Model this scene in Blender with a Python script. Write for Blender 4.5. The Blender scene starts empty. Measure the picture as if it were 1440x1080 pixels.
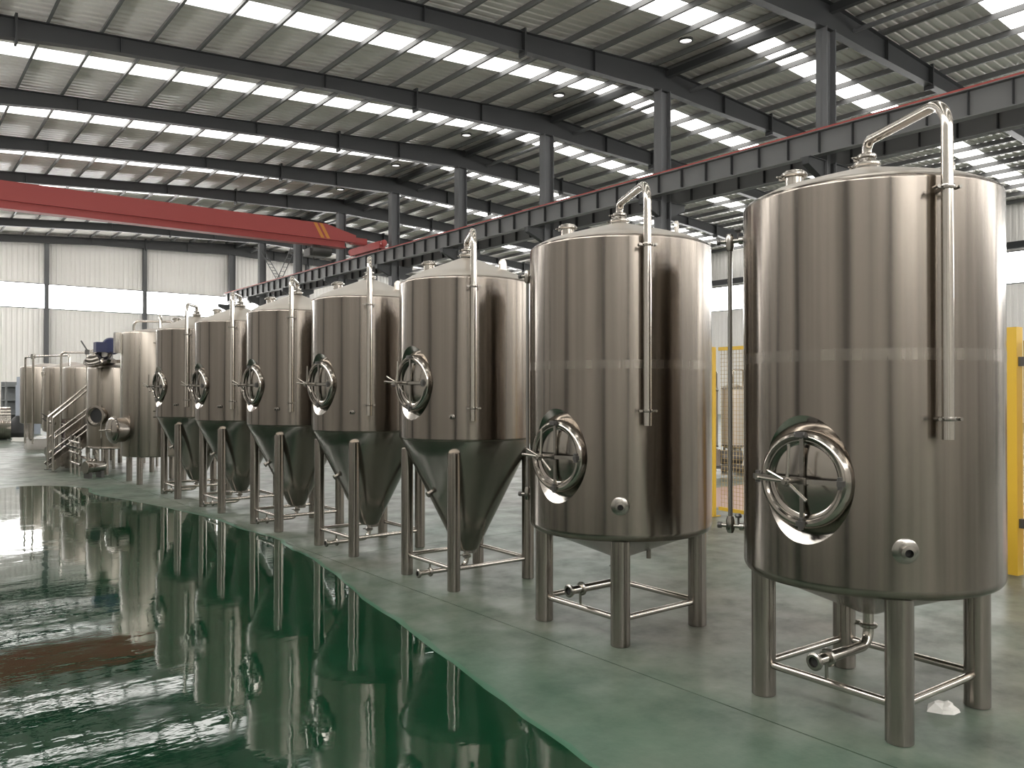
import bpy, bmesh, math, random
from mathutils import Vector, Matrix
random.seed(7)
sc = bpy.context.scene
COL = sc.collection
PI = math.pi

# ------------------------------------------------------------------ camera, light, exposure
cd = bpy.data.cameras.new('camera')
cam = bpy.data.objects.new('camera', cd); COL.objects.link(cam)
cd.sensor_fit = 'HORIZONTAL'; cd.sensor_width = 36.0; cd.lens = 36.0 * 1155 / 1440
cd.clip_start = 0.05; cd.clip_end = 300
cam.location = (0, 0, 1.6)
YAW = math.radians(37.85); PITCH = math.atan(9.0 / 1155)
cam.rotation_euler = (PI / 2 + PITCH, 0, -YAW)
sc.camera = cam
w = bpy.data.worlds.new('overcast_sky'); sc.world = w; w.use_nodes = True
w.node_tree.nodes['Background'].inputs[0].default_value = (0.86, 0.9, 1.0, 1)
w.node_tree.nodes['Background'].inputs[1].default_value = 1.0
sc.view_settings.view_transform = 'Standard'; sc.view_settings.look = 'None'
sc.view_settings.exposure = -0.65; sc.view_settings.gamma = 1.0
sc.view_settings.use_curve_mapping = False
SKYLIGHT = 6.0      # radiance of the daylit translucent roof strips
WINDOW = 24.0        # radiance of the daylit window bands

# ------------------------------------------------------------------ mesh helpers
class MB:
    def __init__(s): s.v = []; s.f = []
    def add(s, v, f):
        o = len(s.v); s.v += [tuple(p) for p in v]; s.f += [tuple(i + o for i in q) for q in f]; return s
    def box(s, x0, x1, y0, y1, z0, z1):
        v = [(x, y, z) for z in (z0, z1) for y in (y0, y1) for x in (x0, x1)]
        return s.add(v, [(0, 2, 3, 1), (4, 5, 7, 6), (0, 1, 5, 4), (2, 6, 7, 3), (0, 4, 6, 2), (1, 3, 7, 5)])
    def obox(s, c, ax, ay, az, hx, hy, hz):
        c = Vector(c); ax = Vector(ax) * hx; ay = Vector(ay) * hy; az = Vector(az) * hz
        v = [c + ax * i + ay * j + az * k for k in (-1, 1) for j in (-1, 1) for i in (-1, 1)]
        return s.add(v, [(0, 2, 3, 1), (4, 5, 7, 6), (0, 1, 5, 4), (2, 6, 7, 3), (0, 4, 6, 2), (1, 3, 7, 5)])
    def bar(s, a, b, wd, ht):
        a = Vector(a); b = Vector(b); d = (b - a); L = d.length; d.normalize()
        up = Vector((0, 0, 1)) if abs(d.z) < .95 else Vector((1, 0, 0))
        sd = d.cross(up).normalized(); up = sd.cross(d)
        return s.obox((a + b) / 2, d, sd, up, L / 2, wd / 2, ht / 2)
    def tube(s, pts, r, n=12, caps=True, rr=None):
        pts = [Vector(p) for p in pts]; N = len(pts)
        d0 = (pts[1] - pts[0]).normalized()
        ref = Vector((0, 0, 1)) if abs(d0.z) < .9 else Vector((1, 0, 0))
        nx = d0.cross(ref).normalized(); v = []; pd = d0
        for i, p in enumerate(pts):
            if i == 0: d = d0
            elif i == N - 1: d = (pts[i] - pts[i - 1]).normalized()
            else: d = ((pts[i] - pts[i - 1]).normalized() + (pts[i + 1] - pts[i]).normalized()).normalized()
            q = pd.rotation_difference(d); nx = (q @ nx).normalized(); pd = d
            ny = d.cross(nx); R = rr[i] if rr else r
            for k in range(n):
                a = 2 * PI * k / n; v.append(p + nx * (R * math.cos(a)) + ny * (R * math.sin(a)))
        f = [(i * n + k, i * n + (k + 1) % n, (i + 1) * n + (k + 1) % n, (i + 1) * n + k) for i in range(N - 1) for k in range(n)]
        if caps: f += [tuple(range(n - 1, -1, -1)), tuple(range((N - 1) * n, N * n))]
        return s.add(v, f)
    def lathe(s, prof, n=64, axis=None, org=(0, 0, 0)):
        """prof: (r, t) pairs turned about axis (default +z)"""
        M = Matrix.Identity(3)
        if axis is not None: M = Vector((0, 0, 1)).rotation_difference(Vector(axis).normalized()).to_matrix()
        org = Vector(org); v = []; rings = []
        for r, t in prof:
            if abs(r) < 1e-6: rings.append([len(v)]); v.append(org + M @ Vector((0, 0, t)))
            else:
                rings.append(list(range(len(v), len(v) + n)))
                v += [org + M @ Vector((r * math.cos(2 * PI * k / n), r * math.sin(2 * PI * k / n), t)) for k in range(n)]
        f = []
        for A, B in zip(rings, rings[1:]):
            for k in range(n):
                k2 = (k + 1) % n
                if len(A) == 1 and len(B) == 1: continue
                if len(A) == 1: f.append((A[0], B[k2], B[k]))
                elif len(B) == 1: f.append((A[k], A[k2], B[0]))
                else: f.append((A[k], A[k2], B[k2], B[k]))
        return s.add(v, f)
    def mesh(s, name, mat, smooth=True, ang=35):
        me = bpy.data.meshes.new(name); me.from_pydata(s.v, [], s.f); me.update()
        bm = bmesh.new(); bm.from_mesh(me); bmesh.ops.recalc_face_normals(bm, faces=bm.faces); bm.to_mesh(me); bm.free()
        if smooth:
            me.polygons.foreach_set('use_smooth', [True] * len(me.polygons))
            me.set_sharp_from_angle(angle=math.radians(ang))
        me.materials.append(mat); return me
    def build(s, name, mat, parent=None, smooth=True, ang=35):
        return link(name, s.mesh(name, mat, smooth, ang), parent)

def link(name, me, parent=None, loc=None, rz=0):
    o = bpy.data.objects.new(name, me); COL.objects.link(o)
    if parent: o.parent = parent
    if loc is not None: o.location = loc
    if rz: o.rotation_euler = (0, 0, rz)
    return o
def tag(o, label=None, cat=None, group=None, kind=None):
    if label: o['label'] = label
    if cat: o['category'] = cat
    if group: o['group'] = group
    if kind: o['kind'] = kind
    return o
def empty(name, loc, rz=0):
    o = bpy.data.objects.new(name, None); COL.objects.link(o); o.empty_display_size = .2
    o.location = loc; o.rotation_euler = (0, 0, rz); return o
def copy_tree(o, parent=None):
    c = o.copy(); COL.objects.link(c); c.parent = parent
    for ch in list(o.children): copy_tree(ch, c)
    return c
def fillet(pts, rad, n=7):
    pts = [Vector(p) for p in pts]; out = [pts[0]]
    for i in range(1, len(pts) - 1):
        r = rad[i - 1] if isinstance(rad, (list, tuple)) else rad
        a = (pts[i - 1] - pts[i]); b = (pts[i + 1] - pts[i]); a.normalize(); b.normalize()
        th = a.angle(b); t = r / math.tan(th / 2)
        c = pts[i] + (a + b).normalized() * (r / math.sin(th / 2))
        p0 = pts[i] + a * t - c; p1 = pts[i] + b * t - c
        q0 = p0.normalized(); q1 = p1.normalized(); om = q0.angle(q1); so = math.sin(om)
        for k in range(n + 1):
            u = k / n; out.append(c + (q0 * (math.sin((1 - u) * om) / so) + q1 * (math.sin(u * om) / so)) * r)
    out.append(pts[-1]); return out

# ------------------------------------------------------------------ materials
def mat(name, col, rough=.5, metal=0., **kw):
    m = bpy.data.materials.new(name); m.use_nodes = True
    b = m.node_tree.nodes['Principled BSDF']
    b.inputs['Base Color'].default_value = (*col, 1); b.inputs['Roughness'].default_value = rough; b.inputs['Metallic'].default_value = metal
    for k, v in kw.items(): b.inputs[k].default_value = v
    return m
def nd(m, t, **kw):
    n = m.node_tree.nodes.new(t)
    for k, v in kw.items():
        if isinstance(k, str) and k.startswith('_'): setattr(n, k[1:], v)
    return n
def lk(m, a, b): m.node_tree.links.new(a, b)
def P(m): return m.node_tree.nodes['Principled BSDF']
def noise(m, scale, detail=4, mapscale=(1, 1, 1), coord='Object', rough=.5):
    tc = nd(m, 'ShaderNodeTexCoord'); mp = nd(m, 'ShaderNodeMapping'); n = nd(m, 'ShaderNodeTexNoise')
    mp.inputs['Scale'].default_value = mapscale; n.inputs['Scale'].default_value = scale; n.inputs['Detail'].default_value = detail
    n.inputs['Roughness'].default_value = rough
    lk(m, tc.outputs[coord], mp.inputs['Vector']); lk(m, mp.outputs['Vector'], n.inputs['Vector']); return n
def ramp(m, fac, stops):
    r = nd(m, 'ShaderNodeValToRGB'); e = r.color_ramp.elements
    while len(e) < len(stops): e.new(.5)
    for el, (p, c) in zip(e, stops): el.position = p; el.color = (*c, 1) if len(c) == 3 else c
    lk(m, fac, r.inputs['Fac']); return r
def bump(m, h, strength, dist, normal=None):
    b = nd(m, 'ShaderNodeBump'); b.inputs['Strength'].default_value = strength; b.inputs['Distance'].default_value = dist
    lk(m, h, b.inputs['Height'])
    if normal: lk(m, normal, b.inputs['Normal'])
    return b
def g3(v): return (v, v, v)

def steel_brushed(name, col, r0, r1, aniso, wav=.003, streak=True):
    m = mat(name, col, (r0 + r1) / 2, 1.); p = P(m)
    s = noise(m, 1.0, 1.5, (4.5, 4.5, .35))
    b = bump(m, s.outputs['Fac'], 1.0, wav); lk(m, b.outputs['Normal'], p.inputs['Normal'])
    if streak:  # brush streaks; their light and dark tones also paint in banded reflections
        s2 = noise(m, 1.0, 4, (13, 13, .10), rough=.6)
        c = ramp(m, s2.outputs['Fac'], [(.3, tuple(x * .80 for x in col)), (.7, tuple(min(1, x * q) for x, q in zip(col, (1.13, 1.12, 1.10))))])
        lk(m, c.outputs['Color'], p.inputs['Base Color'])
        rr = ramp(m, s2.outputs['Fac'], [(.3, g3(r0)), (.7, g3(r1))]); lk(m, rr.outputs['Color'], p.inputs['Roughness'])
    if aniso:
        p.inputs['Anisotropic'].default_value = aniso; p.inputs['Anisotropic Rotation'].default_value = .25
        t = nd(m, 'ShaderNodeTangent'); t.direction_type = 'RADIAL'; t.axis = 'Z'
        lk(m, t.outputs['Tangent'], p.inputs['Tangent'])
    return m
M = {}
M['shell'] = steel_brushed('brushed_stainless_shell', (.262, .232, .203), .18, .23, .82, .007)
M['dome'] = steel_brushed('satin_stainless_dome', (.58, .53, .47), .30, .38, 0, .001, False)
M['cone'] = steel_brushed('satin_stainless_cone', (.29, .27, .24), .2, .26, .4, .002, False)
M['polish'] = mat('polished_stainless', (.36, .33, .295), .15, 1.)
M['pipe'] = mat('pipe_stainless', (.50, .465, .42), .18, 1.)
M['leg'] = steel_brushed('leg_stainless', (.31, .28, .25), .2, .26, .6, .0015)
M['fit'] = mat('fitting_stainless', (.32, .30, .27), .25, 1.)
M['darkfit'] = mat('dark_fitting', (.10, .095, .09), .4, .6)
M['bore_shade'] = mat('painted_bore_shade', (.012, .012, .012), .6)  # near-black discs: shade inside open port mouths put in as colour
M['satin'] = steel_brushed('ground_weld_band', (.282, .254, .222), .25, .29, .6, .003)
M['glass'] = mat('sight_glass_tube', (.25, .24, .22), .12, .7)
M['brew'] = steel_brushed('brewhouse_stainless', (.32, .285, .245), .26, .32, .8, .003)
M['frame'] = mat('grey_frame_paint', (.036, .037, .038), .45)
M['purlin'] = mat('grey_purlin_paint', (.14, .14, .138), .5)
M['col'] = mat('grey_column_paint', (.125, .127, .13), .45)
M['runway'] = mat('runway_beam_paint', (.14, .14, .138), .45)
M['rail'] = mat('red_rail_paint', (.36, .055, .045), .5)
M['crane'] = mat('red_crane_paint', (.38, .062, .056), .42)
M['craneyel'] = mat('yellow_stripe_paint', (.62, .24, .04), .5)
M['blue'] = mat('blue_motor_paint', (.007, .013, .06), .35)
M['yellow'] = mat('yellow_fence_paint', (.58, .36, .03), .42)
M['wire'] = mat('fence_wire', (.40, .28, .12), .5)
M['paper'] = mat('crumpled_paper', (.72, .70, .66), .8)
M['black'] = mat('black_plastic', (.02, .02, .02), .5)
M['wrap'] = mat('plastic_wrap', (.36, .34, .31), .25)
M['bluewrap'] = mat('pale_blue_sheet', (.30, .33, .38), .4)
M['rack'] = mat('rack_grey', (.20, .21, .21), .5)
M['bulb'] = mat('lamp_glass', (.8, .77, .72), .3)

m = M['roof'] = mat('roof_sheet_underside', (.47, .455, .43), .32)
n = noise(m, .35, 5); c = ramp(m, n.outputs['Fac'], [(.3, (.82, .79, .745)), (.7, (.90, .87, .83))]); lk(m, c.outputs['Color'], P(m).inputs['Base Color'])
m = M['wall'] = mat('wall_sheet', (.74, .725, .70), .5)
n = noise(m, .25, 4); c = ramp(m, n.outputs['Fac'], [(.3, (.85, .82, .785)), (.7, (.91, .88, .845))]); lk(m, c.outputs['Color'], P(m).inputs['Base Color'])
def emit(name, col, s, base):
    m = mat(name, base, .5); p = P(m); p.inputs['Emission Color'].default_value = (*col, 1); p.inputs['Emission Strength'].default_value = s; return m
M['sky'] = emit('daylit_translucent_sheet', (1, .985, .95), SKYLIGHT, (.8, .8, .78))
M['ventsky'] = emit('daylit_vent_dome', (1, .96, .92), 3.0, (.8, .78, .75))
M['win'] = emit('daylit_window_pane', (1, .99, .97), WINDOW, (.8, .8, .8))

# concrete with worn green tint
m = M['concrete'] = mat('worn_concrete', (.3, .33, .28), .4); p = P(m)
n1 = noise(m, .45, 6, coord='Object', rough=.6); n2 = noise(m, 2.6, 8, rough=.65); n3 = noise(m, 26, 4)
c1 = ramp(m, n1.outputs['Fac'], [(.30, (.055, .105, .072)), (.5, (.11, .128, .10)), (.70, (.105, .098, .08))])
c2 = ramp(m, n2.outputs['Fac'], [(.32, g3(.5)), (.5, g3(.95)), (.72, g3(1.2))])
mx = nd(m, 'ShaderNodeMixRGB'); mx.blend_type = 'MULTIPLY'; mx.inputs['Fac'].default_value = 1
lk(m, c1.outputs['Color'], mx.inputs['Color1']); lk(m, c2.outputs['Color'], mx.inputs['Color2'])
# green paint scuffed and spilled over the concrete next to the painted aisle
tc = nd(m, 'ShaderNodeTexCoord'); sx = nd(m, 'ShaderNodeSeparateXYZ'); lk(m, tc.outputs['Object'], sx.inputs['Vector'])
ns = noise(m, 1.3, 6, rough=.65); ad = nd(m, 'ShaderNodeMath'); ad.operation = 'MULTIPLY_ADD'; ad.inputs[1].default_value = 2.6
lk(m, ns.outputs['Fac'], ad.inputs[0]); lk(m, sx.outputs['X'], ad.inputs[2])
mr = nd(m, 'ShaderNodeMapRange'); mr.inputs['From Min'].default_value = 5.3; mr.inputs['From Max'].default_value = 3.9; mr.inputs['To Max'].default_value = .5
lk(m, ad.outputs[0], mr.inputs['Value'])
my = nd(m, 'ShaderNodeMapRange'); my.inputs['From Min'].default_value = 14; my.inputs['From Max'].default_value = 8; lk(m, sx.outputs['Y'], my.inputs['Value'])
mm = nd(m, 'ShaderNodeMath'); mm.operation = 'MULTIPLY'; lk(m, mr.outputs['Result'], mm.inputs[0]); lk(m, my.outputs['Result'], mm.inputs[1])
mg = nd(m, 'ShaderNodeMixRGB'); mg.inputs['Color2'].default_value = (.05, .115, .07, 1)
lk(m, mm.outputs[0], mg.inputs['Fac']); lk(m, mx.outputs['Color'], mg.inputs['Color1']); lk(m, mg.outputs['Color'], p.inputs['Base Color'])
r = ramp(m, n2.outputs['Fac'], [(.3, g3(.5)), (.7, g3(.3))]); lk(m, r.outputs['Color'], p.inputs['Roughness'])
b = bump(m, n3.outputs['Fac'], .25, .003); lk(m, b.outputs['Normal'], p.inputs['Normal'])
# fresh glossy green floor paint with ripples and scuffed patches
m = M['green'] = mat('glossy_green_epoxy', (.004, .03, .013), .05); p = P(m)
n1 = noise(m, .7, 5); n2 = noise(m, 2.2, 4, (1, 1.5, 1), rough=.5); n3 = noise(m, 38, 3); n4 = noise(m, .9, 3); n5 = noise(m, 4.5, 4, (1, 1.7, 1), rough=.5)
c1 = ramp(m, n1.outputs['Fac'], [(.3, (.003, .024, .010)), (.7, (.005, .036, .016))]); lk(m, c1.outputs['Color'], p.inputs['Base Color'])
r = ramp(m, n2.outputs['Fac'], [(.45, g3(.02)), (.62, g3(.06)), (.75, g3(.16))]); lk(m, r.outputs['Color'], p.inputs['Roughness'])
b1 = bump(m, n2.outputs['Fac'], 1.0, .0016); b2 = b1
tc = nd(m, 'ShaderNodeTexCoord'); sx = nd(m, 'ShaderNodeSeparateXYZ'); lk(m, tc.outputs['Object'], sx.inputs['Vector'])
ad = nd(m, 'ShaderNodeMath'); ad.operation = 'MULTIPLY_ADD'; ad.inputs[1].default_value = 2.4; lk(m, n4.outputs['Fac'], ad.inputs[0]); lk(m, sx.outputs['X'], ad.inputs[2])
mr = nd(m, 'ShaderNodeMapRange'); mr.inputs['From Min'].default_value = 2.9; mr.inputs['From Max'].default_value = 1.7; lk(m, ad.outputs[0], mr.inputs['Value'])
ml = nd(m, 'ShaderNodeMath'); ml.operation = 'MULTIPLY'; lk(m, mr.outputs['Result'], ml.inputs[0]); lk(m, n5.outputs['Fac'], ml.inputs[1])
b3 = bump(m, ml.outputs[0], 1.0, .0011, b2.outputs['Normal'])
lk(m, b3.outputs['Normal'], p.inputs['Normal']); p.inputs['IOR'].default_value = 1.48
m = M['greenedge'] = mat('thin_green_paint_edge', (.03, .11, .06), .35)
m = M['pink'] = mat('faded_red_floor_paint', (.40, .25, .20), .45)

# ------------------------------------------------------------------ the hall
XC, Y0 = 20.86, 12.62
XL, XR, YN, YF = XC - 24, XC + 24, Y0 - 24, Y0 + 48.35
FRAMES = [Y0 + 6 * k for k in range(-3, 9)]
ZR, SL = 12.4, .065
def ztop(x): return ZR - SL * abs(x - XC)          # rafter top
def zroof(x): return ztop(x) + .2
# floor: base plus slabs with recessed joints
fl = MB().box(XL - .3, XR + .3, YN - .3, YF + .3, -.4, -.03).build('floor', M['concrete'], smooth=False)
tag(fl, 'worn grey green concrete floor of the factory hall', kind='structure')
xs = [XL - .3] + [3.43 + 6 * k for k in range(-1, 7)] + [XR + .3]; ys = [YN - .3] + [7.31 + 6 * k for k in range(-3, 9)] + [YF + .3]
for i in range(len(xs) - 1):
    for j in range(len(ys) - 1):
        gp = .005
        MB().box(xs[i] + gp, xs[i + 1] - gp, ys[j] + gp, ys[j + 1] - gp, -.035, 0).build('floor_slab', M['concrete'], fl, smooth=False)
# green paint coat
edge = [(2.1, -2.0), (2.22, .8), (2.33, 1.9), (2.41, 2.53), (2.52, 3.2), (2.7, 4.13), (2.88, 5.16), (3.02, 5.98), (3.18, 6.63), (3.30, 7.45), (3.33, 7.62), (3.31, 7.95), (3.44, 8.5),
        (3.42, 8.85), (3.31, 9.5), (3.38, 10.15), (3.28, 10.98), (3.03, 12.45), (2.66, 13.9), (2.70, 14.5), (2.80, 14.9), (2.5, 15.4), (2.15, 15.85), (1.63, 15.75), (1.2, 15.3), (.4, 15.1), (-1.2, 15.3), (-2.6, 15.0)]
def smooth_edge(e, it=2):
    for _ in range(it):
        o = [e[0]]
        for a, b in zip(e, e[1:]):
            o += [(a[0] * .75 + b[0] * .25, a[1] * .75 + b[1] * .25), (a[0] * .25 + b[0] * .75, a[1] * .25 + b[1] * .75)]
        o.append(e[-1]); e = o
    return [(x + random.uniform(-.012, .012), y + random.uniform(-.012, .012)) for x, y in e]
def sheet(pts, z0, z1):
    n = len(pts); v = [(x, y, z0) for x, y in pts] + [(x, y, z1) for x, y in pts]
    return MB().add(v, [tuple(range(n, 2 * n))] + [(i, (i + 1) % n, n + (i + 1) % n, n + i) for i in range(n)])
ed = smooth_edge(edge)
sheet([(x + random.uniform(.02, .06), y) for x, y in ed] + [(-2.6, -2.0)], -.02, .0015).build('paint_edge', M['greenedge'], fl, smooth=False)
gp = sheet(ed + [(-2.62, -2.0)], -.02, .004).build('paint_coat', M['green'], fl, smooth=False)
tag(gp, 'wet looking glossy dark green floor paint')
sheet([(8.75, 1.0), (12.6, 1.0), (12.6, 8.6), (9.2, 8.6)], -.02, .002).build('red_paint_patch', M['pink'], fl, smooth=False)

def corrug(a0, a1, pitch=.3, dep=.035, top=.09):
    """(coordinate, depth) profile of a trapezoid sheet"""
    out = []; a = a0
    while a < a1 - 1e-4:
        for q, d in ((0, 0), (pitch - top - .06, 0), (pitch - top - .03, dep), (pitch - .03, dep)):
            if a + q < a1: out.append((a + q, d))
        a += pitch
    out.append((a1, 0)); return out
# roof sheets and skylights (both slopes)
def roof_piece(y0, y1, sgn):
    mb = MB(); pr = corrug(y0, y1); xe = XC + sgn * 24.3
    v = []; 
    for y, d in pr:
        for x in (XC, xe): v.append((x, y, zroof(x) + d))
    mb.add(v, [(2 * i, 2 * i + 1, 2 * i + 3, 2 * i + 2) for i in range(len(pr) - 1)]); return mb
SKC, SKH = 2.9, .5
roof = MB(); segs = []; y = YN - .3
for fy in FRAMES:
    segs.append((y, fy + SKC - SKH)); y = fy + SKC + SKH
segs[-1] = (segs[-1][0], YF + .3)
for a, b in segs:
    for s in (-1, 1):
        q = roof_piece(a, b, s); roof.add(q.v, q.f)
roof.box(XC - .25, XC + .25, YN, YF, zroof(XC) + .05, zroof(XC) + .08)
ceil = roof.build('ceiling', M['roof'], smooth=False); tag(ceil, 'pitched grey ribbed metal roof with translucent strips', kind='structure')
for fy in FRAMES[:-1]:
    for s in (-1, 1):
        o = roof_piece(fy + SKC - SKH, fy + SKC + SKH, s).build('skylight', M['sky'], ceil, smooth=False); tag(o, 'white translucent skylight strip')
# purlins
def csec(y0, y1):
    mb = MB(); mb.box(-.004, .004, y0, y1, 0, .2); mb.box(-.004, .07, y0, y1, .192, .2); mb.box(-.07, .004, y0, y1, 0, .01); return mb
pm = csec(YN, YF).mesh('purlin', M['purlin'], False)
for s in (-1, 1):
    for k in range(19):
        x = XC + s * (.35 + 1.3 * k)
        if abs(x - XC) < 23.9:
            o = link('purlin', pm, ceil, (x, 0, ztop(x)))
# rafters
def depth(a): 
    pts = [(0, .78), (2, .74), (9, .46), (16, .46), (24, .8)]
    for (x0, d0), (x1, d1) in zip(pts, pts[1:]):
        if a <= x1: return d0 + (d1 - d0) * (a - x0) / (x1 - x0)
    return .8
def rafter_mesh():
    mb = MB(); st = sorted(set([XC + s * a for s in (-1, 1) for a in (0, 2, 5.5, 9, 12.5, 16, 20, 23.8)]))
    def strip(hw, zf0, zf1):
        v = []
        for x in st: v += [(x, -hw, zf0(x)), (x, hw, zf0(x)), (x, hw, zf1(x)), (x, -hw, zf1(x))]
        f = []
        for i in range(len(st) - 1):
            a = 4 * i
            for k in range(4): f.append((a + k, a + (k + 1) % 4, a + 4 + (k + 1) % 4, a + 4 + k))
        f += [(0, 1, 2, 3), tuple(len(v) - 4 + k for k in range(4))]
        mb.add(v, f)
    zb = lambda x: ztop(x) - depth(abs(x - XC))
    strip(.13, lambda x: ztop(x) - .02, lambda x: ztop(x)); strip(.13, zb, lambda x: zb(x) + .02)
    strip(.006, lambda x: zb(x) + .01, lambda x: ztop(x) - .01)
    for a in (3.2, 9.4, 15.5):
        for s in (-1, 1):
            x = XC + s * a; mb.box(x - .006, x + .006, -.12, .12, zb(x) + .01, ztop(x) - .01)
    return mb.mesh('rafter', M['frame'], False), zb
rm, zbot = rafter_mesh()
sp = []
for a in (6.0, 18.0):
    for s in (-1, 1):
        x = XC + s * a; sp.append((x, MB().box(-.03, .03, -.15, .15, zbot(x) - .13, ztop(x) + .1).mesh('splice_plate', M['frame'], False)))
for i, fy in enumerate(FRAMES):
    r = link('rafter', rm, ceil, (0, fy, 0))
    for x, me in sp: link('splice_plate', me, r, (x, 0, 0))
# ridge ties between the columns
for a, b in zip(FRAMES, FRAMES[1:]):
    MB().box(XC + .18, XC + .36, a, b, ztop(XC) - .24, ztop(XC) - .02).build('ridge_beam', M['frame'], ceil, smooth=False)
    MB().tube([(XC + 1.45, a, ztop(XC) - .42), (XC + 1.45, b, ztop(XC) - .42)], .07, 10).build('tie_pipe', M['col'], ceil)
    vt = MB().lathe([(.19, -.06), (.22, -.06), (.22, .02), (.19, .02)], 24, (0, 0, 1), (XC - .93, a + 4.2, zroof(XC - .93) - .01)).build('roof_vent', M['col'], ceil)
    MB().lathe([(0, -.02), (.19, -.02), (.19, -.01), (0, -.01)], 24, (0, 0, 1), (XC - .93, a + 4.2, zroof(XC - .93) - .01)).build('vent_dome', M['ventsky'], vt)
# walls
ZW0, ZW1 = 6.97, 8.5
def wall_mesh(kind):
    mb = MB()
    if kind in ('far', 'near'):
        y = YF if kind == 'far' else YN; sg = 1 if kind == 'far' else -1
        pr = corrug(XL, XR, .3, .03)
        for z0, z1 in ((0, lambda x: ZW0), (ZW1, lambda x: zroof(x) + .05)):
            v = []
            for x, d in pr: v += [(x, y + sg * d, z0), (x, y + sg * d, z1(x))]
            mb.add(v, [(2 * i, 2 * i + 1, 2 * i + 3, 2 * i + 2) for i in range(len(pr) - 1)])
    else:
        x = XL if kind == 'left' else XR; sg = -1 if kind == 'left' else 1
        pr = corrug(YN, YF, .3, .03)
        for z0, z1 in ((0, ZW0), (ZW1, zroof(x) + .05)):
            v = []
            for yy, d in pr: v += [(x + sg * d, yy, z0), (x + sg * d, yy, z1)]
            mb.add(v, [(2 * i, 2 * i + 1, 2 * i + 3, 2 * i + 2) for i in range(len(pr) - 1)])
    return mb
def ibeam_mesh(name, h, mt, wd=.3, dp=.42):
    mb = MB(); mb.box(-dp / 2, -dp / 2 + .02, -wd / 2, wd / 2, 0, h); mb.box(dp / 2 - .02, dp / 2, -wd / 2, wd / 2, 0, h); mb.box(-dp / 2, dp / 2, -.008, .008, 0, h)
    return mb.mesh(name, mt, False)
desc = {'far': 'pale ribbed metal end wall beyond the brewhouse', 'near': 'pale ribbed metal end wall behind the viewpoint', 'left': 'pale ribbed metal side wall along the green painted aisle', 'right': 'pale ribbed metal side wall beyond the yellow fence'}
wi = 1
for kind in ('far', 'near', 'left', 'right'):
    wl = wall_mesh(kind).build('wall_' + kind, M['wall'], smooth=False); tag(wl, desc[kind], kind='structure')
    if kind in ('far', 'near'):
        yy = YF + .02 if kind == 'far' else YN - .02; s = -1 if kind == 'far' else 1
        wn = MB().box(XL, XR, yy - .01, yy + .01, ZW0 - .02, ZW1 + .02).build('window_%d' % wi, M['win'], smooth=False)
        for k in range(-3, 4):
            x = XC + 6 * k; h = zbot(x) + .1
            link('column', ibeam_mesh('column', h, M['col'], .24, .3), wl, (x, (YF if kind == 'far' else YN) + s * .2, 0), PI / 2)
        bw = MB().box(XL, XR, yy - .04, yy + .04, ZW0 - .06, ZW0).box(XL, XR, yy - .04, yy + .04, ZW1, ZW1 + .06).build('window_frame', M['col'], wn, smooth=False)
    else:
        x = XL - .02 if kind == 'left' else XR + .02; s = 1 if kind == 'left' else -1
        wn = MB().box(x - .01, x + .01, YN, YF, ZW0 - .02, ZW1 + .02).build('window_%d' % wi, M['win'], smooth=False)
        me = ibeam_mesh('column', zbot(XL + .3), M['col'], .3, .45)
        for fy in FRAMES: link('column', me, wl, (x + s * .28, fy, 0))
        MB().box(x - .04, x + .04, YN, YF, ZW0 - .06, ZW0).box(x - .04, x + .04, YN, YF, ZW1, ZW1 + .06).build('window_frame', M['col'], wn, smooth=False)
        MB().box(min(x + s * .05, x + s * .2), max(x + s * .05, x + s * .2), YN, YF, ZW1 + .15, ZW1 + .5).build('eave_beam', M['frame'], wl, smooth=False)
    tag(wn, 'bright daylit window band high on the %s wall' % kind, kind='structure'); wi += 1
# interior columns with crane brackets
cm = ibeam_mesh('column_shaft', zbot(XC) + .02, M['col'], .34, .46)
ZB0, ZB1 = 7.92, 8.56      # runway beam bottom and top
def bracket(s):
    a, b = .2, 1.02
    v = []
    for y in (-.1, .1): v += [(s * a, y, ZB0 - .02), (s * b, y, ZB0 - .02), (s * b, y, ZB0 - .2), (s * a, y, ZB0 - .55)]
    return MB().add(v, [(0, 1, 2, 3), (7, 6, 5, 4), (0, 4, 5, 1), (1, 5, 6, 2), (2, 6, 7, 3), (3, 7, 4, 0)]).box(min(s * a, s * b), max(s * a, s * b), -.16, .16, ZB0 - .022, ZB0).mesh('crane_bracket', M['frame'], False)
bm_ = [bracket(-1), bracket(1)]
foot = MB().box(-.32, .32, -.26, .26, 0, .03).mesh('base_plate', M['col'], False)
for fy in FRAMES:
    c = empty('steel_column', (XC, fy, 0)); tag(c, 'grey steel column carrying the crane runway under the roof ridge', 'column', 'steel columns under the roof ridge', 'structure')
    link('column_shaft', cm, c)
    for me in bm_: link('crane_bracket', me, c)
    link('base_plate', foot, c)
def runway(x, label, y0, y1):
    e = empty('crane_runway', (x, 0, 0)); tag(e, label, 'crane beam', None, 'structure')
    mb = MB().box(-.17, .17, y0, y1, ZB1 - .025, ZB1).box(-.13, .13, y0, y1, ZB0, ZB0 + .025).box(-.008, .008, y0, y1, ZB0, ZB1)
    mb.build('beam', M['runway'], e, smooth=False)
    MB().box(-.04, .04, y0, y1, ZB1, ZB1 + .09).build('rail', M['rail'], e, smooth=False)
    st = MB().box(-.12, .12, -.008, .008, ZB0 + .06, ZB1 - .026).mesh('stiffener', M['frame'], False)
    k = y0 + .4
    while k < y1: link('stiffener', st, e, (0, k, 0)); k += .95
runway(XC - .8, 'grey crane runway beam with red rail on the aisle side of the columns', -5.2, 59.6)
runway(XC + .8, 'grey crane runway beam on the fence side of the columns', -5.2, 59.6)
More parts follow.
